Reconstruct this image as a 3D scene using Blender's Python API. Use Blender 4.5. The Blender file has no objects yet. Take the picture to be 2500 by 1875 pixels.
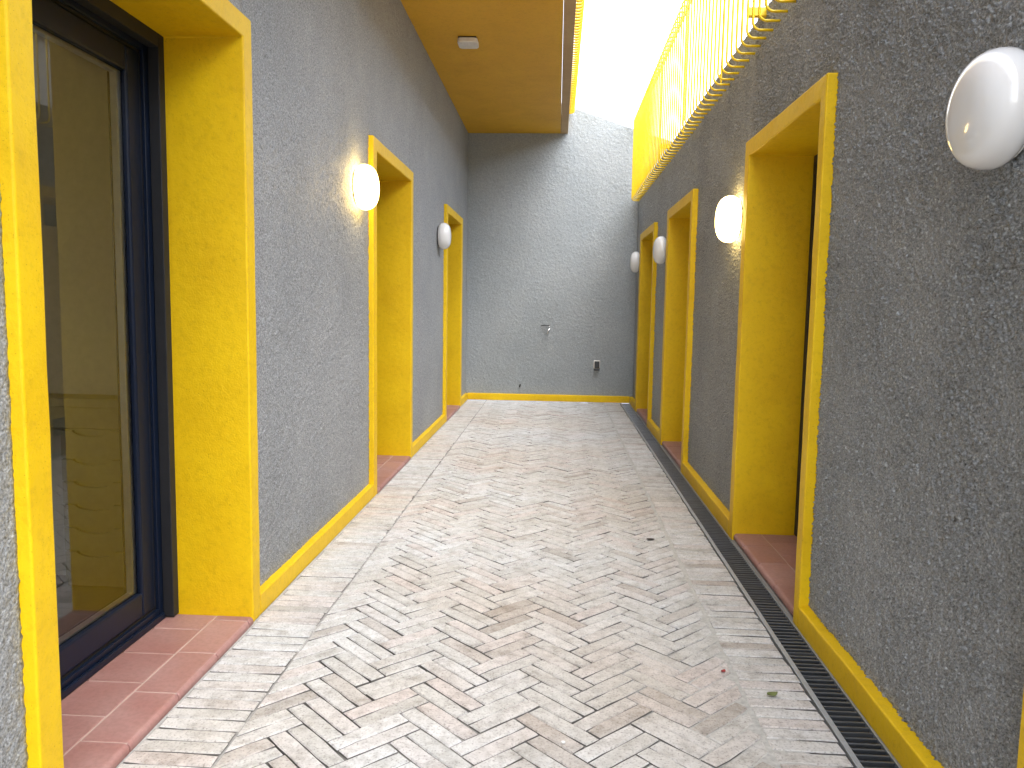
import bpy, math, random
import numpy as np
from mathutils import Vector, Matrix

# ------------------------------------------------------------------ camera, sky, sun, exposure
U = 0.86                       # metres per drawing unit (everything below is drawn in units of the survey)
scene = bpy.context.scene
C = bpy.data.collections.new("courtyard"); scene.collection.children.link(C)

YAW, PITCH, ROLL, CAMH = 0.0553, -0.0994, 0.0163, 1.5
cam = bpy.data.cameras.new("camera")
cam.sensor_fit = 'HORIZONTAL'; cam.sensor_width = 36.0; cam.lens = 36.0 * 1917.5 / 2500.0
cam.clip_start = 0.02; cam.clip_end = 2000
camo = bpy.data.objects.new("camera", cam); C.objects.link(camo)
cy, sy, cp, sp, cr, sr = math.cos(YAW), math.sin(YAW), math.cos(PITCH), math.sin(PITCH), math.cos(ROLL), math.sin(ROLL)
F = Vector((-sy * cp, cy * cp, sp)); Rt = Vector((cy, sy, 0)); Up = Rt.cross(F)
R2 = cr * Rt + sr * Up; U2 = -sr * Rt + cr * Up
camo.matrix_world = Matrix(((R2.x, U2.x, -F.x, 0), (R2.y, U2.y, -F.y, 0), (R2.z, U2.z, -F.z, CAMH * U), (0, 0, 0, 1)))
scene.camera = camo

SUN_EL, SUN_AZ = math.radians(58), math.radians(138)      # azimuth clockwise from +Y
world = bpy.data.worlds.new("World"); scene.world = world; world.use_nodes = True
wn = world.node_tree.nodes; wl = world.node_tree.links
sky = wn.new('ShaderNodeTexSky'); sky.sky_type = 'NISHITA'; sky.sun_disc = False
sky.sun_elevation = SUN_EL; sky.sun_rotation = SUN_AZ
sky.air_density = 1.0; sky.dust_density = 1.2; sky.ozone_density = 1.0
hs = wn.new('ShaderNodeHueSaturation'); hs.inputs['Saturation'].default_value = 0.38
wl.new(sky.outputs[0], hs.inputs['Color']); wl.new(hs.outputs[0], wn['Background'].inputs[0])
wn['Background'].inputs[1].default_value = 0.15

sun = bpy.data.lights.new("sun", 'SUN'); sun.energy = 0.5; sun.angle = math.radians(50); sun.color = (1.0, 0.97, 0.92)
suno = bpy.data.objects.new("sun", sun); C.objects.link(suno)
sd = Vector((math.sin(SUN_AZ) * math.cos(SUN_EL), math.cos(SUN_AZ) * math.cos(SUN_EL), math.sin(SUN_EL)))
suno.rotation_euler = sd.to_track_quat('Z', 'Y').to_euler(); suno.location = sd * 30

vs = scene.view_settings
vs.view_transform = 'Standard'; vs.look = 'None'; vs.gamma = 1.0; vs.use_curve_mapping = False
vs.exposure = 2.85
scene.cycles.max_bounces = 12; scene.cycles.diffuse_bounces = 6

rnd = random.Random(7)

# ------------------------------------------------------------------ materials
def nodes(name):
    m = bpy.data.materials.new(name); m.use_nodes = True
    return m, m.node_tree.nodes, m.node_tree.links, m.node_tree.nodes['Principled BSDF']

def noise(nt, ln, scale, detail=2.0, rough=0.5, vec=None, w=None):
    n = nt.new('ShaderNodeTexNoise'); n.inputs['Scale'].default_value = scale
    n.inputs['Detail'].default_value = detail; n.inputs['Roughness'].default_value = rough
    if vec is not None: ln.new(vec, n.inputs['Vector'])
    return n

def ramp(nt, ln, fac, stops):
    r = nt.new('ShaderNodeValToRGB'); e = r.color_ramp.elements
    while len(e) < len(stops): e.new(0.5)
    for i, (p, c) in enumerate(stops):
        e[i].position = p; e[i].color = (*c, 1) if len(c) == 3 else c
    ln.new(fac, r.inputs[0]); return r

def mixc(nt, ln, fac, a, b, mode='MIX'):
    m = nt.new('ShaderNodeMix'); m.data_type = 'RGBA'; m.blend_type = mode
    for s, v in ((m.inputs[0], fac), (m.inputs[6], a), (m.inputs[7], b)):
        if hasattr(v, 'links'): ln.new(v, s)
        elif isinstance(v, (int, float)): s.default_value = v
        else: s.default_value = (*v, 1)
    return m.outputs[2]

def bump(nt, ln, h, strength, dist, b, prev=None):
    n = nt.new('ShaderNodeBump'); n.inputs['Strength'].default_value = strength; n.inputs['Distance'].default_value = dist
    ln.new(h, n.inputs['Height'])
    if prev is not None: ln.new(prev, n.inputs['Normal'])
    if b is not None: ln.new(n.outputs[0], b.inputs['Normal'])
    return n.outputs[0]

def pos(nt):
    return nt.new('ShaderNodeNewGeometry').outputs['Position']

def stucco(name, dark, light, bscale=95, bstr=0.8, sp=1.0):
    m, nt, ln, b = nodes(name); p = pos(nt)
    n1 = noise(nt, ln, 1.3, 4, 0.6, p); n2 = noise(nt, ln, 150 if sp > 0.9 else 125, 2, 0.6, p)
    c = ramp(nt, ln, n1.outputs[0], [(0.3, dark), (0.72, light)])
    c2 = ramp(nt, ln, n2.outputs[0], [(0.30, (1 - 0.58 * sp,) * 3), (0.47, (1 - 0.10 * sp,) * 3), (0.58, (1 + 0.05 * sp,) * 3), (0.72, (1 + 0.7 * sp,) * 3)])
    ln.new(mixc(nt, ln, 1.0, c.outputs[0], c2.outputs[0], 'MULTIPLY'), b.inputs['Base Color'])
    b.inputs['Roughness'].default_value = 0.62
    h1 = noise(nt, ln, bscale, 3, 0.6, p); h2 = noise(nt, ln, bscale * 0.38, 2, 0.5, p)
    nn = bump(nt, ln, h2.outputs[0], bstr * 0.7, 0.012, None)
    bump(nt, ln, h1.outputs[0], bstr, 0.006, b, nn)
    return m

def paint(name, col, col2, rough=0.5, bstr=0.35, bscale=140):
    m, nt, ln, b = nodes(name); p = pos(nt)
    n1 = noise(nt, ln, 3.5, 3, 0.55, p)
    c = ramp(nt, ln, n1.outputs[0], [(0.3, col2), (0.7, col)])
    n3 = noise(nt, ln, 38, 4, 0.7, p)
    c3 = ramp(nt, ln, n3.outputs[0], [(0.25, (0.86, 0.84, 0.8)), (0.5, (1, 1, 1))])
    n5 = noise(nt, ln, 1.7, 5, 0.7, p)
    c5 = ramp(nt, ln, n5.outputs[0], [(0.30, (0.90, 0.87, 0.80)), (0.52, (1, 1, 1)), (0.75, (1.04, 1.05, 1.0))])
    n6 = noise(nt, ln, 210, 2, 0.5, p)
    c6 = ramp(nt, ln, n6.outputs[0], [(0.26, (0.62, 0.56, 0.5)), (0.34, (1, 1, 1))])
    cc = mixc(nt, ln, 1.0, c.outputs[0], c3.outputs[0], 'MULTIPLY'); cc = mixc(nt, ln, 1.0, cc, c5.outputs[0], 'MULTIPLY')
    ln.new(mixc(nt, ln, 1.0, cc, c6.outputs[0], 'MULTIPLY'), b.inputs['Base Color'])
    b.inputs['Roughness'].default_value = rough; b.inputs['Specular IOR Level'].default_value = 0.3
    h = noise(nt, ln, bscale, 3, 0.6, p); h2 = noise(nt, ln, 22, 2, 0.5, p)
    nn = bump(nt, ln, h2.outputs[0], bstr, 0.006, None)
    bump(nt, ln, h.outputs[0], bstr, 0.003, b, nn)
    return m

def plain(name, col, rough=0.5, metal=0.0, spec=0.5):
    m, nt, ln, b = nodes(name)
    p = pos(nt); n = noise(nt, ln, 26, 4, 0.6, p)
    k = ramp(nt, ln, n.outputs[0], [(0.25, tuple(c * 0.86 for c in col)), (0.7, col)])
    ln.new(k.outputs[0], b.inputs['Base Color'])
    b.inputs['Roughness'].default_value = rough; b.inputs['Metallic'].default_value = metal
    b.inputs['Specular IOR Level'].default_value = spec
    return m

def brick_mat():
    m, nt, ln, b = nodes("brick"); p = pos(nt)
    oi = nt.new('ShaderNodeObjectInfo'); at = nt.new('ShaderNodeAttribute'); at.attribute_name = 'rnd'
    ad = nt.new('ShaderNodeMath'); ad.operation = 'ADD'; ln.new(oi.outputs['Random'], ad.inputs[0]); ln.new(at.outputs['Fac'], ad.inputs[1])
    fr = nt.new('ShaderNodeMath'); fr.operation = 'FRACT'; ln.new(ad.outputs[0], fr.inputs[0])
    base = ramp(nt, ln, fr.outputs[0], [(0.0, (0.36, 0.34, 0.31)), (0.05, (0.43, 0.39, 0.355)), (0.12, (0.49, 0.485, 0.465)),
                                        (0.45, (0.53, 0.53, 0.515)), (0.60, (0.54, 0.495, 0.475)), (0.8, (0.55, 0.55, 0.54)), (1.0, (0.585, 0.585, 0.58))])
    sp_ = nt.new('ShaderNodeSeparateXYZ'); ln.new(p, sp_.inputs[0])
    big = noise(nt, ln, 0.9, 3, 0.6, p)
    # efflorescence is a whitish bloom that lies in patches over the bricks
    eff = ramp(nt, ln, big.outputs[0], [(0.38, (0, 0, 0)), (0.66, (1, 1, 1))])
    mm = nt.new('ShaderNodeMath'); mm.operation = 'MULTIPLY'; mm.inputs[1].default_value = 0.55
    ln.new(eff.outputs[0], mm.inputs[0])
    c = mixc(nt, ln, mm.outputs[0], base.outputs[0], (0.575, 0.60, 0.615))
    rs = noise(nt, ln, 0.55, 2, 0.5, p)
    rf = ramp(nt, ln, rs.outputs[0], [(0.38, (0, 0, 0)), (0.62, (0.7, 0.7, 0.7))])
    c = mixc(nt, ln, rf.outputs[0], c, (0.96, 0.86, 0.76), 'MULTIPLY')
    n4 = noise(nt, ln, 9, 5, 0.7, p)
    g4 = ramp(nt, ln, n4.outputs[0], [(0.32, (0.74, 0.72, 0.69)), (0.48, (1, 1, 1)), (0.70, (1.10, 1.11, 1.12))])
    c = mixc(nt, ln, 1.0, c, g4.outputs[0], 'MULTIPLY')
    n2 = noise(nt, ln, 28, 5, 0.65, p); n3 = noise(nt, ln, 130, 3, 0.6, p)
    g2 = ramp(nt, ln, n2.outputs[0], [(0.25, (0.70, 0.69, 0.68)), (0.5, (1, 1, 1)), (0.75, (1.14, 1.14, 1.15))])
    g3 = ramp(nt, ln, n3.outputs[0], [(0.32, (0.60, 0.58, 0.56)), (0.45, (1, 1, 1)), (0.75, (1.10, 1.10, 1.10))])
    c = mixc(nt, ln, 1.0, c, g2.outputs[0], 'MULTIPLY'); c = mixc(nt, ln, 1.0, c, g3.outputs[0], 'MULTIPLY')
    ln.new(c, b.inputs['Base Color']); b.inputs['Roughness'].default_value = 0.78
    nn = bump(nt, ln, n2.outputs[0], 0.5, 0.004, None); bump(nt, ln, n3.outputs[0], 0.5, 0.0025, b, nn)
    return m

def grout_mat():
    """pale mortar where the joints are full, dark sand where they are open; the two differ in level"""
    m, nt, ln, b = nodes("joint_sand"); p = pos(nt)
    sx = nt.new('ShaderNodeSeparateXYZ'); ln.new(p, sx.inputs[0])
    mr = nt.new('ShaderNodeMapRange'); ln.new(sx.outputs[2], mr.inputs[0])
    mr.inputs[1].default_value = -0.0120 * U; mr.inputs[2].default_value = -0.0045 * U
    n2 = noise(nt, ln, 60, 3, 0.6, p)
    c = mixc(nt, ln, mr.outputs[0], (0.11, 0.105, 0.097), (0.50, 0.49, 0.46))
    c2 = ramp(nt, ln, n2.outputs[0], [(0.3, (0.75, 0.75, 0.75)), (0.7, (1.1, 1.1, 1.1))])
    ln.new(mixc(nt, ln, 1.0, c, c2.outputs[0], 'MULTIPLY'), b.inputs['Base Color'])
    b.inputs['Roughness'].default_value = 0.95
    bump(nt, ln, n2.outputs[0], 0.5, 0.004, b); return m

def tile_mat():
    m, nt, ln, b = nodes("terracotta_tile"); p = pos(nt)
    oi = nt.new('ShaderNodeObjectInfo')
    base = ramp(nt, ln, oi.outputs['Random'], [(0, (0.31, 0.140, 0.122)), (0.5, (0.345, 0.165, 0.145)), (1, (0.38, 0.19, 0.17))])
    n = noise(nt, ln, 5, 4, 0.6, p)
    d = ramp(nt, ln, n.outputs[0], [(0.35, (0, 0, 0)), (0.75, (0.45, 0.45, 0.45))])
    c = mixc(nt, ln, d.outputs[0], base.outputs[0], (0.46, 0.32, 0.295))
    n2 = noise(nt, ln, 70, 3, 0.6, p)
    g = ramp(nt, ln, n2.outputs[0], [(0.3, (0.88, 0.88, 0.88)), (0.6, (1.04, 1.04, 1.04))])
    ln.new(mixc(nt, ln, 1.0, c, g.outputs[0], 'MULTIPLY'), b.inputs['Base Color'])
    rr = ramp(nt, ln, n.outputs[0], [(0.3, (0.38, 0.38, 0.38)), (0.7, (0.6, 0.6, 0.6))]); ln.new(rr.outputs[0], b.inputs['Roughness'])
    bump(nt, ln, n2.outputs[0], 0.12, 0.002, b); return m

def glass_mat():
    m, nt, ln, b = nodes("window_glass"); nt.remove(b)
    tr = nt.new('ShaderNodeBsdfTransparent'); tr.inputs[0].default_value = (0.86, 0.88, 0.85, 1)
    gl = nt.new('ShaderNodeBsdfGlossy'); gl.inputs['Roughness'].default_value = 0.0; gl.inputs[0].default_value = (1, 1, 1, 1)
    fr = nt.new('ShaderNodeFresnel'); fr.inputs[0].default_value = 1.6
    mx = nt.new('ShaderNodeMixShader'); ln.new(fr.outputs[0], mx.inputs[0]); ln.new(tr.outputs[0], mx.inputs[1]); ln.new(gl.outputs[0], mx.inputs[2])
    ln.new(mx.outputs[0], nt['Material Output'].inputs[0]); return m

def lamp_mat(name, lit):
    m, nt, ln, b = nodes(name)
    b.inputs['Base Color'].default_value = (0.80, 0.80, 0.80, 1); b.inputs['Roughness'].default_value = 0.12
    b.inputs['Coat Weight'].default_value = 0.3
    if lit:
        b.inputs['Emission Color'].default_value = (1.0, 0.68, 0.22, 1); b.inputs['Emission Strength'].default_value = 3.0
    else:
        b.inputs['Subsurface Weight'].default_value = 0.0
    return m

M = {}
M['stucco'] = stucco("grey_stucco", (0.262, 0.276, 0.285), (0.335, 0.346, 0.353))
M['stucco_end'] = stucco("end_wall_stucco", (0.262, 0.288, 0.298), (0.320, 0.340, 0.348), 80, 0.7, 0.45)
M['stucco_dark'] = stucco("darker_stucco", (0.268, 0.284, 0.296), (0.345, 0.358, 0.368), 110, 1.0, 1.0)
M['yellow'] = paint("yellow_paint", (0.80, 0.525, 0.004), (0.77, 0.485, 0.003))
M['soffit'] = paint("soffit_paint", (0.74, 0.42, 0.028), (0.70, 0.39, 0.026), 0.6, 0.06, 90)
M['trim'] = paint("tan_trim", (0.50, 0.34, 0.17), (0.46, 0.31, 0.15), 0.6, 0.05)
M['rail'] = plain("yellow_metal_paint", (0.82, 0.55, 0.006), 0.35)
M['brick'] = brick_mat(); M['grout'] = grout_mat(); M['tile'] = tile_mat()
M['tilegrout'] = plain("pink_grout", (0.52, 0.38, 0.33), 0.9)
M['alu'] = plain("anthracite_frame", (0.006, 0.012, 0.030), 0.36, 0.0, 0.25)
M['rubber'] = plain("black_gasket", (0.008, 0.008, 0.009), 0.6)
M['guide'] = plain("dark_grey_guide", (0.022, 0.023, 0.026), 0.5, 0.0, 0.3)
M['spacer'] = plain("silver_spacer", (0.80, 0.80, 0.80), 0.3, 0.7)
M['glass'] = glass_mat()
M['lampoff'] = lamp_mat("opal_glass", False); M['lampon'] = lamp_mat("lit_opal_glass", True)
M['lampbase'] = plain("lamp_base", (0.02, 0.02, 0.02), 0.5)
M['steel'] = plain("galvanised_steel", (0.30, 0.33, 0.36), 0.35, 0.5)
M['slat'] = plain("dull_zinc", (0.17, 0.18, 0.195), 0.28, 0.7)
M['steeledge'] = plain("drain_edge_steel", (0.40, 0.42, 0.44), 0.55, 0.35)
M['dark'] = plain("drain_dark", (0.015, 0.015, 0.016), 0.8)
M['concrete'] = plain("concrete", (0.30, 0.29, 0.28), 0.9)
M['chrome'] = plain("chrome", (0.75, 0.75, 0.76), 0.12, 1.0)
M['white'] = plain("white_plastic", (0.78, 0.76, 0.74), 0.4)
M['black'] = plain("dark_plastic", (0.03, 0.032, 0.035), 0.4)
M['cream'] = plain("cream_wall", (0.62, 0.56, 0.42), 0.85)
M['wood'] = plain("oak_furniture", (0.42, 0.35, 0.20), 0.55)
M['roomfloor'] = plain("room_floor", (0.20, 0.17, 0.13), 0.5)
M['render'] = plain("pale_render", (0.55, 0.50, 0.42), 0.9)
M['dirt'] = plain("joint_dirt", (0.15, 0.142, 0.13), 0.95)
M['leaf'] = plain("green_leaf", (0.16, 0.20, 0.06), 0.6)
M['petal'] = plain("red_leaf", (0.35, 0.03, 0.03), 0.6)
M['speck'] = plain("dark_leaf", (0.03, 0.025, 0.02), 0.7)

# ------------------------------------------------------------------ builders
class MB:
    """collects geometry (drawing units); build() links it as ONE mesh object in metres"""
    def __init__(s): s.v = []; s.f = []; s.attr = []
    def add(s, vs_, fs, a=None):
        o = len(s.v); s.v.extend([tuple(q) for q in vs_]); s.f.extend([[i + o for i in f] for f in fs])
        if a is not None: s.attr.extend([a] * len(vs_))
        return s
    def box(s, x0, x1, y0, y1, z0, z1):
        v = [(x, y, z) for x in (x0, x1) for y in (y0, y1) for z in (z0, z1)]
        return s.add(v, [(0, 1, 3, 2), (4, 6, 7, 5), (0, 4, 5, 1), (2, 3, 7, 6), (0, 2, 6, 4), (1, 5, 7, 3)])
    def tube(s, path, r, n=8, cap=True):
        pts = [Vector(p) for p in path]; rings = []
        for i, p in enumerate(pts):
            t = (pts[min(i + 1, len(pts) - 1)] - pts[max(i - 1, 0)]).normalized()
            a = Vector((0, 1, 0)) if abs(t.y) < 0.9 else Vector((1, 0, 0))
            u = t.cross(a).normalized(); w = t.cross(u)
            rings.append([p + r * (math.cos(k * 2 * math.pi / n) * u + math.sin(k * 2 * math.pi / n) * w) for k in range(n)])
        v = [q for g in rings for q in g]; f = []
        for i in range(len(rings) - 1):
            for k in range(n):
                f.append((i * n + k, i * n + (k + 1) % n, (i + 1) * n + (k + 1) % n, (i + 1) * n + k))
        if cap: f.append(tuple(range(n))[::-1]); f.append(tuple(range((len(rings) - 1) * n, len(rings) * n)))
        return s.add(v, f)
    def prism(s, poly, axis, a, b):
        """extrude a 2-D polygon along an axis between a and b"""
        def P(q, t): return {'x': (t, q[0], q[1]), 'y': (q[0], t, q[1]), 'z': (q[0], q[1], t)}[axis]
        n = len(poly)
        v = [P(q, a) for q in poly] + [P(q, b) for q in poly]
        f = [tuple(range(n))[::-1], tuple(range(n, 2 * n))] + [(i, (i + 1) % n, n + (i + 1) % n, n + i) for i in range(n)]
        return s.add(v, f)
    def mesh(s, name, org=(0, 0, 0), smooth=False):
        me = bpy.data.meshes.new(name)
        a = (np.array(s.v, dtype=float) - np.array(org)) * U
        me.from_pydata(a.tolist(), [], s.f)
        if s.attr:
            at = me.attributes.new('rnd', 'FLOAT', 'POINT'); at.data.foreach_set('value', np.array(s.attr, dtype=np.float32))
        import bmesh
        bm = bmesh.new(); bm.from_mesh(me); bmesh.ops.recalc_face_normals(bm, faces=bm.faces); bm.to_mesh(me); bm.free()
        if smooth: me.polygons.foreach_set('use_smooth', [True] * len(me.polygons))
        return me
    def build(s, name, mat, parent=None, smooth=False, bevel=0.0, seg=2, org=None):
        po = org if org is not None else (worg(parent) if parent else (0, 0, 0))
        me = s.mesh(name, po, smooth); me.materials.append(mat)
        return link(name, me, parent, po if org is not None or parent is None else None, bevel, seg)

ORG = {}
def worg(o): return ORG.get(o.name, (0, 0, 0)) if o is not None else (0, 0, 0)

def link(name, me, parent=None, org=None, bevel=0.0, seg=2):
    o = bpy.data.objects.new(name, me); C.objects.link(o)
    po = worg(parent); og = org if org is not None else po
    o.location = tuple((og[i] - po[i]) * U for i in range(3))
    if parent is not None: o.parent = parent
    ORG[o.name] = og
    if bevel > 0:
        b = o.modifiers.new('edge', 'BEVEL'); b.width = bevel * U; b.segments = seg; b.limit_method = 'ANGLE'; b.angle_limit = math.radians(40)
        b.harden_normals = False
    return o

def empty(name, org):
    o = bpy.data.objects.new(name, None); C.objects.link(o); o.empty_display_size = 0.1
    o.location = tuple(q * U for q in org); ORG[o.name] = org; return o

def tag(o, label=None, cat=None, group=None, kind=None):
    if label: o['label'] = label
    if cat: o['category'] = cat
    if group: o['group'] = group
    if cat: o['kind'] = 'thing'
    if kind: o['kind'] = kind
    return o

# gradient noise for modelled plaster relief
_perm = np.random.RandomState(3).permutation(4096)
_ang = np.random.RandomState(4).rand(4096) * 2 * np.pi
def pnoise(x, y, seed=0):
    xi = np.floor(x).astype(np.int64); yi = np.floor(y).astype(np.int64); xf = x - xi; yf = y - yi
    def g(a, b):
        h = _perm[(_perm[(a + seed * 131) & 4095] + b) & 4095]; return np.cos(_ang[h]), np.sin(_ang[h])
    def d(a, b, dx, dy):
        gx, gy = g(a, b); return gx * dx + gy * dy
    u = xf * xf * xf * (xf * (xf * 6 - 15) + 10); v = yf * yf * yf * (yf * (yf * 6 - 15) + 10)
    n00 = d(xi, yi, xf, yf); n10 = d(xi + 1, yi, xf - 1, yf); n01 = d(xi, yi + 1, xf, yf - 1); n11 = d(xi + 1, yi + 1, xf - 1, yf - 1)
    return (n00 * (1 - u) + n10 * u) * (1 - v) + (n01 * (1 - u) + n11 * u) * v

def relief(s, t, seed):
    """height of thrown plaster, about 0..1, grains of about a centimetre"""
    w = 0.35 * pnoise(s * 30, t * 30, seed + 5)
    a = pnoise(s * 74 + w, t * 84 - w, seed); b = pnoise(s * 128, t * 140, seed + 1); c = 0.6 * pnoise((s + t) * 5, (t - s) * 11, seed + 2) + 0.6 * pnoise(s * 2.3, t * 2.3, seed + 7)
    g = np.clip(a * 1.5 + 0.25, 0, 1) ** 1.3
    return g * np.clip(0.75 + 1.1 * c, 0.2, 1.5) + 0.30 * b + 0.25 * pnoise(s * 26, t * 26, seed + 3)

def steps(a, b, d):
    n = max(1, int(math.ceil((b - a) / d - 1e-6))); return np.linspace(a, b, n + 1)

def wall_patch(mb, side, S, T, front, back, amp, seed):
    """closed wall block; its front face is a plaster grid. side: 'L','R' (front = X) or 'B' (front = Y)"""
    S = np.asarray(S); T = np.asarray(T); n, m = len(S), len(T)
    ss, tt = np.meshgrid(S, T, indexing='ij')
    k = 1.2 if side == 'R' else 1.0
    h = relief(ss * k, tt * k, seed) * amp
    if side == 'L': X = front + h; P = np.stack([X, ss, tt], -1)
    elif side == 'R': X = front - h; P = np.stack([X, ss, tt], -1)
    else: X = front - h; P = np.stack([ss, X, tt], -1)
    v = P.reshape(-1, 3).tolist(); idx = lambda i, j: i * m + j
    f = [(idx(i, j), idx(i + 1, j), idx(i + 1, j + 1), idx(i, j + 1)) for i in range(n - 1) for j in range(m - 1)]
    per = [idx(i, 0) for i in range(n)] + [idx(n - 1, j) for j in range(1, m)] + [idx(i, m - 1) for i in range(n - 2, -1, -1)] + [idx(0, j) for j in range(m - 2, 0, -1)]
    o = len(v); k = len(per)
    for q in per:
        p = list(v[q]); p[1 if side == 'B' else 0] = back; v.append(p)
    f += [(per[i], per[(i + 1) % k], o + (i + 1) % k, o + i) for i in range(k)]
    f.append(tuple(o + i for i in range(k)))
    mb.add(v, f)

# ------------------------------------------------------------------ survey numbers (drawing units)
A, B, L = 1.3892, 1.1752, 12.3846            # frame faces left / right, end skirting face
WL, WR, WB = -A - 0.040, B + 0.050, L + 0.040  # plaster faces
HLO, HLI, HRO, HRI = 2.746, 2.6475, 2.5546, 2.456
SK = 0.101
HS = 4.144
DL = [(1.970, 2.072, 3.4816, 3.576), (5.923, 6.040, 7.465, 7.566), (9.861, 9.990, 11.391, 11.54)]
DR = [(0.34, 0.44, 1.842, 1.936), (3.678, 3.756, 5.090, 5.196), (7.143, 7.240, 8.625, 8.770), (9.917, 10.005, 11.40, 11.568)]
LTOP, RTOP = 5.7, 3.315
XG = 0.1108                                     # balcony outer edge

BX0, BX1 = -1.083, 0.760                        # edges of the herringbone field

# ------------------------------------------------------------------ ground and paving
g = MB().box(-40, 40, -40, 60, -0.60, -0.20)
tag(g.build("ground", M['concrete']), kind='structure')

# bed of sand the bricks lie in, its level varies so some joints are deep and some are full
def bed_z(x, y):
    """sand level: deep open joints on the left, joints flushed with mortar along the right border and near the camera"""
    m = np.clip(1.2 - np.abs(x - 0.77) * 12.0, 0, 1) + 0.75 * np.clip(1.0 - np.abs(x - BX0) * 22.0, 0, 1) + np.clip(1.2 - np.abs(x + 1.40) * 22.0, 0, 1) + np.clip((0.55 * x - (y - 3.6) * 0.55) + 0.9 * pnoise(x * 1.3 + 3.1, y * 1.1, 8), 0, 1) * (x > -0.75) * (x < 0.9)
    return -0.0175 + 0.0140 * np.clip(m + 0.25 * pnoise(x * 5, y * 5, 9), 0, 1)
bx = steps(-1.43, 1.03, 0.035); by = steps(-1.0, L + 0.02, 0.07)
xx, yy = np.meshgrid(bx, by, indexing='ij'); zz = bed_z(xx, yy)
n, m_ = xx.shape
vb = np.stack([xx, yy, zz], -1).reshape(-1, 3).tolist()
fb = [(i * m_ + j, (i + 1) * m_ + j, (i + 1) * m_ + j + 1, i * m_ + j + 1) for i in range(n - 1) for j in range(m_ - 1)]
bed = MB(); bed.add(vb, fb); bed.box(-1.43, 1.03, -1.0, L + 0.02, -0.19, -0.04)
bed.attr = []
tag(bed.build("joint_sand", M['grout'], smooth=False), kind='structure')

def clip(poly, x0, x1):
    for s_, lim in ((1, x0), (-1, x1)):
        out = []
        for i in range(len(poly)):
            a, b = poly[i], poly[(i + 1) % len(poly)]
            da, db = s_ * (a[0] - lim), s_ * (b[0] - lim)
            if da >= 0: out.append(a)
            if (da >= 0) != (db >= 0):
                t = da / (da - db); out.append((a[0] + t * (b[0] - a[0]), a[1] + t * (b[1] - a[1])))
        poly = out
        if len(poly) < 3: return []
    return poly

def area(p): return 0.5 * sum(p[i][0] * p[(i + 1) % len(p)][1] - p[(i + 1) % len(p)][0] * p[i][1] for i in range(len(p)))

def brick_geo(poly, rng, seg=0.07, jit=0.0016, ch=0.0042, drop=0.03):
    """a brick seen from above: worn arris, slightly uneven outline. poly is counter-clockwise, around its own centre"""
    if area(poly) < 0: poly = poly[::-1]
    pts, nor = [], []
    k = len(poly)
    en = []
    for i in range(k):
        a, b = poly[i], poly[(i + 1) % k]; d = Vector((b[0] - a[0], b[1] - a[1])); l = max(d.length, 1e-6); en.append(Vector((-d.y, d.x)) / l)
    for i in range(k):
        a, b = poly[i], poly[(i + 1) % k]; l = math.hypot(b[0] - a[0], b[1] - a[1]); q = max(1, int(l / seg)) if seg else 1
        for t in range(q):
            u = t / q; x, y = a[0] + u * (b[0] - a[0]), a[1] + u * (b[1] - a[1])
            if t == 0:
                nn = en[i] + en[i - 1]; nn = nn / max(0.4, nn.length_squared / 2)
                e = rng.uniform(0.0004, 0.004)
            else: nn = en[i]; e = rng.uniform(-jit, jit)
            pts.append((x + nn.x * e, y + nn.y * e)); nor.append(nn)
    c = len(pts); v = []
    for (x, y) in pts: v.append((x, y, -drop))
    for (x, y) in pts: v.append((x, y, -ch * rng.uniform(0.8, 1.5)))
    for (x, y), nn in zip(pts, nor):
        e = ch * rng.uniform(0.7, 1.3); v.append((x + nn.x * e, y + nn.y * e, 0))
    f = [tuple(range(2 * c, 3 * c))]
    for r_ in range(2):
        f += [(r_ * c + i, r_ * c + (i + 1) % c, (r_ + 1) * c + (i + 1) % c, (r_ + 1) * c + i) for i in range(c)]
    return v, f

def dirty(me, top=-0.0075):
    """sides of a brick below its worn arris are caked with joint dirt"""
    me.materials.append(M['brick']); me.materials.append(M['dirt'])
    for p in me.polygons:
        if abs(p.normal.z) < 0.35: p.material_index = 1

def proj(x, y, z):
    d = Vector((x, y, z - CAMH)); w = d.dot(F)
    if w <= 0.05: return None
    return 1250 + 1917.5 * d.dot(R2) / w, 937.5 - 1917.5 * d.dot(U2) / w

LB, PW = 0.2985, 0.1966 / math.sqrt(2)           # brick length and width of a pair
JT = 0.0052
herr = empty("herringbone_paving", (0, 0, 0)); tag(herr, kind='structure')
q2 = 1 / math.sqrt(2)
cells = []
for col in range(-5, 7):
    for row in range(-40, 64):
        for kind in (0, 1):
            for half in (0, 1):
                w = PW / 2
                if kind == 0: a0, a1, b0, b1 = 0, LB, half * w, (half + 1) * w
                else: a0, a1, b0, b1 = half * w, (half + 1) * w, PW, PW + LB
                a0 += row * PW + col * LB; a1 += row * PW + col * LB; b0 += row * PW - col * LB; b1 += row * PW - col * LB
                j = JT / 2
                P = [(a0 + j, b0 + j), (a1 - j, b0 + j), (a1 - j, b1 - j), (a0 + j, b1 - j)]
                P = [((a - b) * q2 - 0.2385, (a + b) * q2 + 3.2135) for a, b in P]
                cx = sum(p[0] for p in P) / 4; cyy = sum(p[1] for p in P) / 4
                if not (-0.9 < cyy < L + 0.1) or not (BX0 - 0.2 < cx < BX1 + 0.2): continue
                Q = clip(P, BX0 + 0.003, BX1 - 0.004)
                if len(Q) >= 3: Q = [(x, min(y, L - 0.003)) for x, y in Q]
                if len(Q) < 3 or abs(area(Q)) < 0.0012: continue
                full = (Q == P)
                cells.append((kind, full, Q, cx if full else sum(p[0] for p in Q) / len(Q), cyy if full else sum(p[1] for p in Q) / len(Q)))
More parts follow.
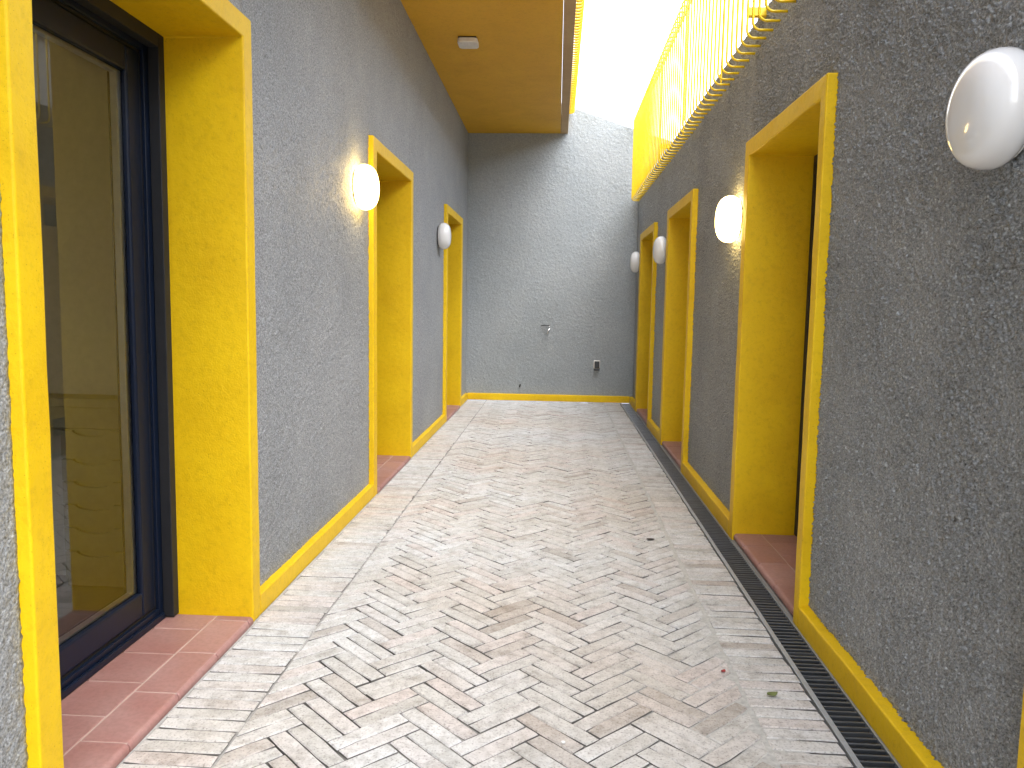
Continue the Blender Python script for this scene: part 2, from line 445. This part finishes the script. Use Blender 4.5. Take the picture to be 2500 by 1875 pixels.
def seen(c):
    s_ = proj(c[3], c[4], 0); return s_ is not None and -60 < s_[0] < 2560 and s_[1] < 1930
vis = sorted([c for c in cells if seen(c)], key=lambda c: c[4] - abs(area(c[2])) * 12)
near = vis[:298]; nearid = set(id(c) for c in near)
shared = {}
br = random.Random(21)
for k in (0, 1):
    for t in range(7):
        w = PW / 2 - JT; l = LB - JT
        P = [(-l / 2, -w / 2), (l / 2, -w / 2), (l / 2, w / 2), (-l / 2, w / 2)] if k == 0 else [(-w / 2, -l / 2), (w / 2, -l / 2), (w / 2, l / 2), (-w / 2, l / 2)]
        P = [((a - b) * q2, (a + b) * q2) for a, b in P]
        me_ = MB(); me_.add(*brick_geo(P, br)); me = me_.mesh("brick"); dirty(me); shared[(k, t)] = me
def put_brick(parent, me, x, y, z, rng, tilt=0.006):
    o = bpy.data.objects.new("brick", me); C.objects.link(o); o.parent = parent
    o.location = (x * U, y * U, z * U); o.rotation_euler = (rng.gauss(0, tilt), rng.gauss(0, tilt), rng.gauss(0, 0.006))
    return o
for c in near:
    kind, full, Q, cx, cyy = c
    if full: me = shared[(kind, br.randrange(7))]
    else:
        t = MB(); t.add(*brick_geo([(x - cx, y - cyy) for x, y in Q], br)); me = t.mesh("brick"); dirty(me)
    put_brick(herr, me, cx, cyy, br.gauss(0, 0.0011), br)
far = MB()
for c in cells:
    if id(c) in nearid: continue
    kind, full, Q, cx, cyy = c
    v, f = brick_geo([(x - cx, y - cyy) for x, y in Q], br, seg=0.1 if cyy < 7 else 0)
    dz, tx, ty = br.gauss(0, 0.0012), br.gauss(0, 0.006), br.gauss(0, 0.006)
    far.add([(x + cx, y + cyy, z + dz + x * tx + y * ty) for x, y, z in v], f, br.random())
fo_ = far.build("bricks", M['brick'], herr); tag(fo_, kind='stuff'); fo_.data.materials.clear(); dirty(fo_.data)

def border(x0, x1, pitch, seed):
    p = empty("brick_border", (0, 0, 0)); tag(p, kind='structure')
    rng = random.Random(seed); l = x1 - x0
    var = []
    for t in range(8):
        w = pitch - 0.0078; e = rng.uniform(0, 0.006)
        P = [(-l / 2 + e, -w / 2), (l / 2 - rng.uniform(0, 0.004), -w / 2), (l / 2 - rng.uniform(0, 0.004), w / 2), (-l / 2 + e, w / 2)]
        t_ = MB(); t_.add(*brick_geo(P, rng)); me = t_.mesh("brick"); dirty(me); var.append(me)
    y = 1.35
    while y < L - pitch * 0.6:
        put_brick(p, var[rng.randrange(8)], (x0 + x1) / 2 + rng.gauss(0, 0.002), y + pitch / 2, rng.gauss(0, 0.001), rng, 0.004)
        y += pitch
    return p
border(-A + 0.004, BX0 - 0.001, 0.0714, 31)
border(BX1 + 0.007, 1.020, 0.0735, 32)

# ------------------------------------------------------------------ linear drain
dr = empty("drain_channel", (1.1, 2.0, 0)); tag(dr, "long steel drain with cross slats in the paving, along the darker wall", "drain")
y0, y1 = 0.6, L - 0.004
MB().box(1.030, 1.1745, y0, y1, -0.19, -0.13).build("trough", M['dark'], dr)
e1 = MB(); e1.box(1.024, 1.0455, y0, y1, -0.128, 0.0005); e1.build("edge", M['steeledge'], dr, bevel=0.002)
e2 = MB(); e2.box(1.163, 1.1735, y0, y1, -0.128, 0.0008); e2.build("edge", M['steel'], dr, bevel=0.002)
sm = MB()
sm.prism([(-0.0045, -0.0045), (-0.0022, -0.0022), (0.0022, -0.0022), (0.0045, -0.0045), (0.0032, -0.020), (-0.0032, -0.020)], 'x', 1.0465, 1.162)
slm = sm.mesh("slat", (1.1, 0, 0)); slm.materials.append(M['slat'])
rs_ = random.Random(5)
y = 2.02; k = 0
while y < y1 - 0.02 and k < 298:
    o = bpy.data.objects.new("slat", slm); C.objects.link(o); o.parent = dr
    o.location = (0, (y - 2.0) * U, rs_.gauss(0, 0.0006) * U); o.rotation_euler = (rs_.gauss(0, 0.10), 0, rs_.gauss(0, 0.006))
    y += 0.0363; k += 1
lb = MB()
for xb in (1.075, 1.105, 1.135): lb.box(xb - 0.0015, xb + 0.0015, y0, y1, -0.034, -0.0205)
lb.build("bearing_bar", M['steel'], dr)
tag(MB().box(1.1755, 1.24, -1.0, L, -0.19, -0.002).build("drain_kerb", M['concrete']), kind='structure')
tag(MB().box(-1.80, -1.4305, -1.0, L, -0.19, -0.003).build("wall_footing", M['concrete']), kind='structure')

# ------------------------------------------------------------------ walls
def zarr(*parts):
    out = []
    for a, b, d in parts:
        s_ = steps(a, b, d); out += list(s_ if not out else s_[1:])
    return np.array(out)

lw = empty("stucco_wall", (WL, 0, 0))
tag(lw, "grey rough stucco wall below the yellow balcony soffit, with the big glazed door", "wall")
mb = MB()
zl = zarr((0.0, HLO, 0.012), (HLO, 4.2, 0.0155), (4.2, LTOP, 0.5)); il = int(np.argmin(abs(zl - HLO)))
edges = [-4.0, DL[0][0], DL[0][3], DL[1][0], DL[1][3], DL[2][0], DL[2][3], WB]
dy = [0.05, 0.05, 0.0125, 0.02, 0.022, 0.03, 0.03]
for i in range(7):
    S = steps(edges[i], edges[i + 1], dy[i])
    if i == 0: S = np.concatenate([steps(-4.0, 1.2, 0.5)[:-1], steps(1.2, DL[0][0], 0.011)])
    wall_patch(mb, 'L', S, zl if i % 2 == 0 else zl[il:], WL, WL - 0.36, 0.0080 if i in (0, 2) else 0.0065, 11)
mb.build("plaster", M['stucco'], lw, smooth=True)
bk = MB(); bk.box(-2.35, -2.05, 4.12, L + 0.4, -0.05, LTOP); bk.build("rear_leaf", M['stucco'], lw)

rw = empty("stucco_wall", (WR, 0, 0))
tag(rw, "darker grey rough stucco wall topped by the yellow hairpin railing, beside the drain", "wall")
mb = MB()
zr = zarr((0.0, HRO, 0.0052), (HRO, RTOP, 0.0052)); ir = int(np.argmin(abs(zr - HRO)))
zc = zarr((0.0, HRO, 0.014), (HRO, RTOP, 0.014)); ic = int(np.argmin(abs(zc - HRO)))
ed = [-4.0, DR[0][0], DR[0][3], DR[1][0], DR[1][3], DR[2][0], DR[2][3], DR[3][0], DR[3][3], WB]
dyr = [0.6, 0.2, 0.0052, 0.0085, 0.012, 0.02, 0.022, 0.03, 0.03]
for i in range(9):
    S = steps(ed[i], ed[i + 1], dyr[i]); Z, iz = (zr, ir) if i in (2, 3, 4) else (zc, ic)
    if i == 0: Z = steps(0, RTOP, 0.4)
    if i == 1: Z = np.array([HRO, 2.8, 3.1, RTOP]); iz = 0
    wall_patch(mb, 'R', S, Z if i % 2 == 0 else Z[iz:], WR, WR + 0.36, 0.0140 if i in (2, 3) else 0.0115, 23)
mb.build("plaster", M['stucco_dark'], rw, smooth=True)
MB().box(1.82, 2.1, -4.0, L + 0.4, -0.05, RTOP - 0.02).build("rear_leaf", M['stucco'], rw)
tag(MB().box(1.60, 3.6, -4.0, L + 0.4, RTOP - 0.10, RTOP - 0.021).build("roof_terrace", M['concrete']), kind='structure')

bw = empty("stucco_wall", (0, WB, 0))
tag(bw, "grey stucco end wall with sloping top closing the passage, tap and socket on it", "wall")
mb = MB()
X = steps(-1.45, 2.2, 0.017); Z = steps(0, 1, 0.0036)
P_S = X
ss, tt = np.meshgrid(X, Z, indexing='ij')
top = 4.595 - 0.333 * ss + 0.02 * pnoise(ss * 3, ss * 0 + 0.5, 2)
zz = tt * top
h = relief(ss * 1.25, zz * 1.25, 37) * 0.0070
v = np.stack([ss, WB - h, zz], -1).reshape(-1, 3).tolist(); nS, nT = ss.shape
f = [(i * nT + j, (i + 1) * nT + j, (i + 1) * nT + j + 1, i * nT + j + 1) for i in range(nS - 1) for j in range(nT - 1)]
per = [i * nT for i in range(nS)] + [(nS - 1) * nT + j for j in range(1, nT)] + [i * nT + nT - 1 for i in range(nS - 2, -1, -1)] + [j for j in range(nT - 2, 0, -1)]
o_ = len(v); v += [[v[q][0], WB + 0.35, v[q][2]] for q in per]; k = len(per)
f += [(per[i], per[(i + 1) % k], o_ + (i + 1) % k, o_ + i) for i in range(k)] + [tuple(o_ + i for i in range(k))]
mb.add(v, f); mb.build("plaster", M['stucco_end'], bw, smooth=True)

hb = empty("house", (3.6, 4.0, -0.2)); tag(hb, "pale house set back beyond the railing terrace, seen only in reflections", "house")
MB().box(3.6, 8.0, -6.0, 12.6, -0.15, 5.1).build("wall", M['render'], hb)
MB().box(3.45, 8.1, -6.1, 12.7, 5.101, 5.2).build("roof", M['concrete'], hb)

# skirtings: parts of their walls
def skirt(y0_, y1_, side, parent):
    s_ = MB()
    if side == 'L': poly = [(-A, 0.0), (-A, SK), (WL - 0.01, SK + 0.006), (WL - 0.01, 0.0)]
    else: poly = [(B, -0.03), (B, SK), (WR + 0.01, SK + 0.006), (WR + 0.01, -0.03)]
    N = max(2, int((y1_ - y0_) / 0.25)); 
    for_ = np.linspace(y0_, y1_, N + 1)
    v, f = [], []
    for t in for_:
        for (x, z) in poly: v.append((x + rnd.gauss(0, 0.0009), t, z + (rnd.gauss(0, 0.0012) if z > 0.05 else 0)))
    for i in range(N):
        for q in range(4): f.append((i * 4 + q, i * 4 + (q + 1) % 4, (i + 1) * 4 + (q + 1) % 4, (i + 1) * 4 + q))
    f += [(0, 1, 2, 3), tuple(N * 4 + q for q in range(4))]
    s_.add(v, f); s_.build("skirting", M['yellow'], parent, bevel=0.006)
for a, b in ((DL[0][3], DL[1][0]), (DL[1][3], DL[2][0]), (DL[2][3], L)): skirt(a, b, 'L', lw)
skirt(-1.0, DL[0][0], 'L', lw)
for a, b in ((DR[0][3], DR[1][0]), (DR[1][3], DR[2][0]), (DR[2][3], DR[3][0]), (DR[3][3], L)): skirt(a, b, 'R', rw)
s_ = MB(); s_.prism([(L, 0.0), (L, SK), (WB + 0.01, SK + 0.006), (WB + 0.01, 0.0)], 'x', -A + 0.0005, B - 0.0005)
s_.build("skirting", M['yellow'], bw, bevel=0.006)

# ------------------------------------------------------------------ doorways
def surround(side, no, ni, fi, fo, HO, HI, parent):
    """one plastered yellow frame: posts, head and deep reveal in one piece, edges slightly uneven"""
    face, deep = (-A, -1.80) if side == 'L' else (B, 1.62)
    base = 0.0 if side == 'L' else -0.03
    def ln(p, q, n): return [(p[0] + (q[0] - p[0]) * t / n, p[1] + (q[1] - p[1]) * t / n) for t in range(n)]
    nz = 14; ny = 8
    loop = ln((no, base), (no, HO), nz) + ln((no, HO), (fo, HO), ny) + ln((fo, HO), (fo, base), nz) + ln((fo, base), (fi, base), 1) \
        + ln((fi, base), (fi, HI), nz) + ln((fi, HI), (ni, HI), ny) + ln((ni, HI), (ni, base), nz) + ln((ni, base), (no, base), 1)
    jit = [(y + rnd.gauss(0, 0.0011), z + (rnd.gauss(0, 0.0011) if z > 0.2 else 0)) for y, z in loop]
    mb = MB(); n = len(loop)
    v = [(face + rnd.gauss(0, 0.0007), y, z) for y, z in jit] + [(deep, y, z) for y, z in jit]
    f = [(i, (i + 1) % n, n + (i + 1) % n, n + i) for i in range(n)]
    # front / back faces as strips between the outer and inner outlines
    outer = list(range(0, 2 * nz + ny + 1)); st = 2 * nz + ny + 1; inner = [st + i for i in range(2 * nz + ny)] + [n - 1]
    inner = inner[::-1]
    for q in range(len(outer) - 1):
        f.append((outer[q], outer[q + 1], inner[q + 1], inner[q])); f.append((n + outer[q + 1], n + outer[q], n + inner[q], n + inner[q + 1]))
    mb.add(v, f)
    return mb.build("surround", M['yellow'], parent, bevel=0.007, seg=3)

def tiles(side, ni, fi, parent):
    th = empty("threshold", (0, 0, 0)); th.parent = parent; th.location = (0, 0, 0); ORG[th.name] = worg(parent)
    g_ = 0.0036
    if side == 'L': x0, x1, x2, zt, s1, ph1, s2, ph2 = -A + 0.002, -1.561, -1.79, 0.030, 0.341, 2.409, 0.25, 2.566
    else: x0, x1, x2, zt, s1, ph1, s2, ph2 = 1.186, 1.365, 1.62, 0.043, 0.347, 4.14, 0.26, 4.386
    bb = MB(); bb.box(min(x0, x2) + (0.012 if side == 'L' else 0.02), max(x0, x2) - 0.012, ni + 0.001, fi - 0.001, -0.02 if side == 'L' else 0.012, zt - 0.0025)
    bb.build("tile_bed", M['tilegrout'], th)
    if side == 'R': MB().box(1.235, 1.62, ni + 0.001, fi - 0.001, -0.19, 0.0115).build("step", M['concrete'], th)
    else: MB().box(-1.795, -1.42, ni + 0.001, fi - 0.001, -0.19, -0.021).build("step", M['concrete'], th)
    for row, (xa, xb, s_, ph) in enumerate(((x0, x1, s1, ph1), (x1, x2, s2, ph2))):
        y = ph
        while y > ni: y -= s_
        while y < fi:
            a, b = max(y, ni) + g_, min(y + s_, fi) - g_; y += s_
            if b - a < 0.02: continue
            d = rnd.gauss(0, 0.0006)
            lo, hi = min(xa, xb), max(xa, xb)
            t = MB()
            if row == 0:            # bull-nosed front tile
                r = 0.020; sg = 1 if side == 'L' else -1; fx = xa; bz = zt - 0.036
                prof = [(xb + sg * g_, bz + 0.004), (xb + sg * g_, zt + d)]
                prof += [(fx - sg * r + sg * r * math.sin(q * math.pi / 10), zt + d - r + r * math.cos(q * math.pi / 10)) for q in range(0, 6)]
                prof += [(fx, bz + 0.004), (fx - sg * 0.004, bz)]
                t.prism(prof, 'y', a, b)
            else: t.box(lo + g_, hi - g_, a, b, zt - 0.02, zt + d)
            t.build("tile", M['tile'], th, bevel=0.0022, seg=1)
    return th

def door(side, ni, fi, HI, parent):
    """anthracite window-door: fixed frame, sash, glazing spacer, pane"""
    sg = -1 if side == 'L' else 1
    x_face = (-1.745 if side == 'L' else 1.572)
    zt = 0.031 if side == 'L' else 0.044
    def xr(d0, d1): a, b = x_face + sg * d0, x_face + sg * d1; return min(a, b), max(a, b)
    def ring(name, mat, d0, d1, ya, yb, za, zb, wy, wb, wt, par, bev=0.003):
        X0, X1 = xr(d0, d1); r_ = MB()
        r_.box(X0, X1, ya, ya + wy, za, zb); r_.box(X0, X1, yb - wy, yb, za, zb)
        r_.box(X0, X1, ya + wy + 1e-4, yb - wy - 1e-4, za, za + wb); r_.box(X0, X1, ya + wy + 1e-4, yb - wy - 1e-4, zb - wt, zb)
        return r_.build(name, mat, par, bevel=bev)
    gd = MB(); X0, X1 = xr(0, 0.05)
    gd.box(X0, X1, ni + 0.001, ni + 0.052, zt + 0.004, HI - 0.001); gd.box(X0, X1, fi - 0.052, fi - 0.001, zt + 0.004, HI - 0.001)
    gd.box(X0, X1, ni + 0.053, fi - 0.053, HI - 0.06, HI - 0.001)
    gd.build("shutter_guide", M['guide'], parent, bevel=0.003)
    fr_ = ring("door_frame", M['alu'], 0.052, 0.16, ni + 0.001, fi - 0.001, zt + 0.001, HI - 0.001, 0.082, 0.052, 0.082, parent)
    bd = MB(); X0, X1 = xr(0.036, 0.051); bd.box(X0, X1, ni + 0.10, fi - 0.06, zt + 0.002, zt + 0.030); bd.build("drip_rail", M['alu'], fr_, bevel=0.004)
    gk = ring("gasket", M['rubber'], 0.068, 0.12, ni + 0.083, fi - 0.083, zt + 0.053, HI - 0.083, 0.012, 0.010, 0.012, fr_, 0)
    a, b, z0, z1 = ni + 0.0955, fi - 0.0955, zt + 0.0635, HI - 0.0955
    sa = ring("door_sash", M['alu'], 0.062, 0.15, a, b, z0, z1, 0.108, 0.112, 0.108, parent, 0.010)
    ring("spacer", M['spacer'], 0.089, 0.118, a + 0.1085, b - 0.1085, z0 + 0.1125, z1 - 0.1085, 0.030, 0.008, 0.012, sa, 0)
    pn = MB(); X0, X1 = xr(0.080, 0.0875); xm = (X0 + X1) / 2
    pn.add([(xm, a + 0.1084, z0 + 0.1124), (xm, b - 0.1084, z0 + 0.1124), (xm, b - 0.1084, z1 - 0.1084), (xm, a + 0.1084, z1 - 0.1084)], [(0, 1, 2, 3)])
    pn.build("pane", M['glass'], sa)

LABL = ["largest yellow framed doorway with glazed dark door, nearest on the wall under the balcony",
        "yellow framed doorway right of the lit lamp on the wall under the balcony",
        "small distant yellow doorway beside the unlit lamp under the balcony, by the end wall"]
LABR = ["yellow doorway edge barely showing below the big unlit lamp at the picture edge",
        "large yellow doorway by the drain, between the big near lamp and the lit lamp",
        "yellow doorway on the drain side, between the lit lamp and a white unlit one",
        "narrowest yellow doorway on the drain side, next to the end wall"]
for i, d in enumerate(DL):
    t = empty("doorway", (-A, (d[1] + d[2]) / 2, 0)); tag(t, LABL[i], "doorway", "yellow framed doorways along the passage")
    surround('L', *d, HLO, HLI, t); tiles('L', d[1], d[2], t); door('L', d[1], d[2], HLI, t)
for i, d in enumerate(DR):
    t = empty("doorway", (B, (d[1] + d[2]) / 2, 0)); tag(t, LABR[i], "doorway", "yellow framed doorways along the passage")
    surround('R', *d, HRO, HRI, t); tiles('R', d[1], d[2], t); door('R', d[1], d[2], HRI, t)

# ------------------------------------------------------------------ room seen through the big glazed door
rm = MB()
rm.box(-5.2, -1.80, 3.98, 4.10, -0.03, 3.2); rm.box(-5.2, -1.80, 0.2, 0.35, -0.03, 3.2); rm.box(-5.35, -5.2, 0.2, 4.10, -0.03, 0.85); rm.box(-5.35, -5.2, 0.2, 4.10, 2.5, 3.2); rm.box(-5.35, -5.2, 0.2, 1.3, 0.851, 2.499); rm.box(-5.35, -5.2, 2.25, 4.10, 0.851, 2.499)  # gap in the far wall is an unseen window opening, added to brighten the room
tag(rm.build("room_wall", M['cream']), kind='structure')
tag(MB().box(-5.2, -1.80, 0.35, 3.98, 2.95, 3.1).build("room_ceiling", M['cream']), kind='structure')
tag(MB().box(-5.2, -1.80, 0.35, 3.98, -0.15, 0.012).build("room_floor", M['roomfloor']), kind='structure')
ds = empty("desk", (-2.6, 3.9, 0.013)); tag(ds, "wooden desk top along the room wall, seen through the glazed door", "desk")
MB().box(-3.6, -2.10, 3.79, 3.975, 0.955, 1.0).build("top", M['wood'], ds, bevel=0.004)
MB().box(-3.6, -2.10, 3.81, 3.975, 0.845, 0.954).build("apron", M['wood'], ds, bevel=0.003)
ch = empty("drawer_chest", (-2.34, 3.86, 0.013)); tag(ch, "narrow wooden chest of drawers under the desk, seen through the glazed door", "chest of drawers")
MB().box(-2.50, -2.17, 3.815, 3.975, 0.02, 0.842).build("body", M['wood'], ch)
zd = [0.07, 0.21, 0.335, 0.455, 0.575, 0.69, 0.838]
for i in range(6):
    z0, z1 = zd[i] + 0.004, zd[i + 1] - 0.003; xa, xb = -2.495, -2.175; xm = (xa + xb) / 2
    pts = [(xa, z0), (xb, z0), (xb, z1)] + [(xm + 0.10 * math.cos(t * math.pi / 8), z1 - 0.028 * math.sin(t * math.pi / 8)) for t in range(9)] + [(xa, z1)]
    t = MB(); t.prism(pts, 'y', 3.795, 3.813); t.build("drawer", M['wood'], ch)

# ------------------------------------------------------------------ balcony
bal = empty("balcony", (XG, 6.0, HS)); tag(bal, "yellow balcony slab with plain soffit overhanging the passage, barred railing on its edge", "balcony")
yb0 = -1.0
MB().box(WL + 0.001, 0.0, yb0, WB - 0.008, HS + 0.002, HS + 0.30).build("slab", M['soffit'], bal)
MB().box(0.002, XG, yb0, WB - 0.008, HS, HS + 0.30).build("edge_beam", M['trim'], bal, bevel=0.004)
def hairpin(xw, xb, z0, z1, r, sg):
    """bar that leaves a wall at (xw, z0), turns up at xb and curls back to the top rail"""
    R = 0.045; path = [(xw, 0, z0)]
    for q in range(0, 7):
        t = q * math.pi / 12; path.append((xb + sg * R - sg * R * math.sin(t), 0, z0 + R - R * math.cos(t)))
    for q in range(0, 7):
        t = q * math.pi / 12; rr = 0.040; path.append((xb + sg * rr - sg * rr * math.cos(t), 0, z1 - rr + rr * math.sin(t)))
    path.append((xb + sg * 0.058, 0, z1))
    t = MB(); t.tube(path, r, 8); return t
bm_ = hairpin(XG, 0.196, HS + 0.285, HS + 1.45, 0.0115, -1).mesh("bar", (0, 0, 0), True); bm_.materials.append(M['rail'])
y = 4.0
while y < L - 0.05:
    o = bpy.data.objects.new("bar", bm_); C.objects.link(o); o.parent = bal
    o.location = (-XG * U, (y - 6.0) * U, -HS * U); y += 0.085
MB().box(0.124, 0.138, 4.0, L - 0.02, HS + 1.40, HS + 1.458).build("top_rail", M['rail'], bal, bevel=0.002)
fx = empty("ceiling_fixture", (-0.95, 8.2, HS)); tag(fx, "small white ribbed box with rounded ends fixed under the yellow soffit", "ceiling fixture")
fb_ = MB(); xl, xr_, yl, yr = -1.045, -0.845, 8.02, 8.24
pl = []
for (cx_, cy_, a0) in ((xr_ - 0.045, yr - 0.045, 0), (xl + 0.045, yr - 0.045, 90), (xl + 0.045, yl + 0.045, 180), (xr_ - 0.045, yl + 0.045, 270)):
    pl += [(cx_ + 0.045 * math.cos(math.radians(a0 + q * 22.5)), cy_ + 0.045 * math.sin(math.radians(a0 + q * 22.5))) for q in range(5)]
fb_.prism(pl, 'z', HS - 0.056, HS - 0.012); fb_.build("body", M['white'], fx, bevel=0.006)
MB().box(xl + 0.01, xr_ - 0.01, yl + 0.01, yr - 0.01, HS - 0.012, HS + 0.001).build("base", M['black'], fx)
for q in range(6):
    xx_ = xl + 0.03 + q * 0.028
    MB().box(xx_, xx_ + 0.012, yl + 0.02, yr - 0.02, HS - 0.061, HS - 0.0555).build("rib", M['white'], fx, bevel=0.002)

# ------------------------------------------------------------------ railing over the darker wall
rl = empty("railing", (1.10, 4.0, 3.13)); tag(rl, "tall yellow railing of hairpin bars curling out of the darker wall top", "railing")
bm_ = hairpin(WR + 0.02, 1.105, 3.125, 4.355, 0.0078, 1).mesh("bar", (1.10, 4.0, 3.13), True); bm_.materials.append(M['rail'])
y = 12.30; k = 0
while y > 0.8:
    o = bpy.data.objects.new("bar", bm_); C.objects.link(o); o.parent = rl
    o.location = (0, y * U, rnd.gauss(0, 0.001)); y -= 0.1435
MB().box(1.162, 1.176, 0.8, 12.33, 4.300, 4.362).build("top_rail", M['rail'], rl, bevel=0.002)
for yp in (2.55, 4.30, 6.05, 7.80, 9.55, 11.30):
    t = MB(); t.box(1.163, 1.175, yp - 0.006, yp + 0.006, 3.14, 4.299); t.build("post", M['rail'], rl, bevel=0.002)
MB().box(1.112, 1.235, 5.00, 5.045, 3.262, 3.312).build("bracket", M['rail'], rl, bevel=0.002)
MB().box(1.112, 1.235, 9.00, 9.045, 3.262, 3.312).build("bracket", M['rail'], rl, bevel=0.002)

# ------------------------------------------------------------------ wall lamps
def lamp(side, y, z, lit, label):
    sg = 1 if side == 'L' else -1; w = WL if side == 'L' else WR
    t = empty("wall_lamp", (w, y, z)); tag(t, label, "wall lamp", "round white lamps on the passage walls")
    r, d0, d1 = 0.157, 0.013, 0.150
    b_ = MB(); n = 40
    def lathe(mb, prof):
        v, f = [], []
        for (rr, h) in prof:
            for q in range(n):
                a = 2 * math.pi * q / n; v.append((w + sg * h, y + rr * math.cos(a), z + rr * math.sin(a)))
        for i in range(len(prof) - 1):
            for q in range(n): f.append((i * n + q, i * n + (q + 1) % n, (i + 1) * n + (q + 1) % n, (i + 1) * n + q))
        f.append(tuple(range(n))); f.append(tuple((len(prof) - 1) * n + q for q in range(n))); mb.add(v, f)
    lathe(b_, [(0.122, -0.01), (0.122, d0 - 0.001), (0.118, d0)]); b_.build("base", M['lampbase'], t, smooth=False)
    g_ = MB(); prof = [(0.10, d0 + 0.001), (0.135, d0 + 0.002)]
    mid = d0 + 0.045
    for q in range(-6, 13):
        a = q / 12 * math.pi / 2
        c_, s_ = math.cos(a), math.sin(a)
        h = mid + (d1 - mid) * (abs(s_) ** 0.85) if s_ >= 0 else mid - 0.043 * (abs(s_) ** 0.9) * 1.35
        h = max(h, d0 + 0.003)
        prof.append((max(0.004, r * (abs(c_) ** 0.62)), h))
    lathe(g_, prof); g_.build("diffuser", M['lampon'] if lit else M['lampoff'], t, smooth=True)
lamp('L', 5.575, 2.313, True, "brightly lit round lamp left of the second doorway, under the balcony side")
lamp('L', 9.42, 2.312, False, "unlit white round lamp in front of the farthest doorway under the balcony")
lamp('R', 2.250, 2.046, False, "largest unlit white lamp, high on the rough dark wall at the picture edge")
lamp('R', 5.514, 2.110, True, "brightly lit round lamp on the darker wall between two yellow doorways")
lamp('R', 9.072, 2.150, False, "unlit white lamp between the two distant doorways on the drain side")
lamp('R', 11.93, 2.175, False, "smallest unlit white lamp, at the end wall corner on the drain side")

# ------------------------------------------------------------------ small things on the end wall
yw = WB - 0.006
tp = empty("tap", (-0.12, yw, 1.15)); tag(tp, "small chrome garden tap sticking out of the grey end wall", "tap")
t = MB(); t.tube([(-0.112, yw + 0.01, 1.165), (-0.112, yw - 0.05, 1.165), (-0.116, yw - 0.085, 1.150), (-0.128, yw - 0.10, 1.115), (-0.145, yw - 0.10, 1.065)], 0.013, 10); t.build("spout", M['chrome'], tp, smooth=True)
t = MB(); t.tube([(-0.112, yw - 0.045, 1.165), (-0.112, yw - 0.045, 1.195)], 0.010, 8); t.build("stem", M['chrome'], tp, smooth=True)
t = MB(); t.prism([(-0.105, 1.192), (-0.105, 1.206), (-0.20, 1.212), (-0.245, 1.200), (-0.245, 1.188), (-0.20, 1.194)], 'y', yw - 0.055, yw - 0.035); t.build("lever", M['black'], tp, bevel=0.002)
so = empty("power_socket", (0.647, yw, 0.59)); tag(so, "small dark outdoor power socket with pale rim, low on the end wall", "power socket")
MB().box(0.596, 0.698, yw - 0.022, yw + 0.01, 0.535, 0.665).build("rim", M['white'], so, bevel=0.012)
MB().box(0.610, 0.686, yw - 0.040, yw - 0.0225, 0.540, 0.652).build("cover", M['black'], so, bevel=0.008)
MB().box(0.600, 0.690, yw - 0.060, yw - 0.023, 0.505, 0.5345).build("cable_entry", M['black'], so, bevel=0.006)
ps = empty("pipe_stub", (-0.558, yw, 0.24)); tag(ps, "tiny dark pipe stub at the foot of the grey end wall", "pipe stub")
t = MB(); t.tube([(-0.553, yw + 0.01, 0.255), (-0.556, yw - 0.03, 0.25), (-0.565, yw - 0.045, 0.215)], 0.012, 8); t.build("pipe", M['black'], ps, smooth=True)

# ------------------------------------------------------------------ litter on the bricks
def leaf(x, y, s_, mat, label, cat, curl, rot):
    v, f = [], []; n = 7
    for i in range(n):
        t = i / (n - 1); w = 0.36 * math.sin(math.pi * min(1, t * 0.96 + 0.03)) ** 0.8
        for q in (-1, 0, 1):
            xx_, yy_ = (t - 0.5), q * w; z = 0.006 + curl * (abs(q) * 0.22 + (t - 0.5) ** 2 * 0.9)
            v.append((xx_, yy_, z))
    for i in range(n - 1):
        for q in range(2): f.append((i * 3 + q, (i + 1) * 3 + q, (i + 1) * 3 + q + 1, i * 3 + q + 1))
    c_, sn = math.cos(rot), math.sin(rot)
    m = MB(); m.add([(x + s_ * (a * c_ - b * sn), y + s_ * (a * sn + b * c_), 0.003 + s_ * z_) for a, b, z_ in v], f)
    o = m.build("leaf", mat, None, smooth=True, org=(x, y, 0)); tag(o, label, cat)
    sd_ = o.modifiers.new('thick', 'SOLIDIFY'); sd_.thickness = 0.0008
leaf(0.872, 2.985, 0.046, M['leaf'], "curled green leaf lying on the bricks beside the drain", "leaf", 0.55, 0.3)
leaf(0.722, 3.170, 0.026, M['petal'], "tiny red leaf on the bricks at the edge of the herringbone", "leaf", 0.6, 0.9)
leaf(0.640, 5.02, 0.055, M['speck'], "small dark leaf on the brick border far down the passage", "leaf", 0.2, 0.1)

pb = MB(); pts = []
for i in range(7):
    for q in range(10):
        a, e = 2 * math.pi * q / 10, (i / 6 - 0.5) * math.pi
        pts.append((0.0537 + 0.009 * math.cos(e) * math.cos(a), 2.5785 + 0.008 * math.cos(e) * math.sin(a), 0.006 + 0.005 * math.sin(e)))
pb.add(pts, [(i * 10 + q, i * 10 + (q + 1) % 10, (i + 1) * 10 + (q + 1) % 10, (i + 1) * 10 + q) for i in range(6) for q in range(10)])
tag(pb.build("pebble", M['white'], None, smooth=True, org=(0.0537, 2.5785, 0)), "tiny white pebble lying on the herringbone bricks close to the viewer", "pebble")
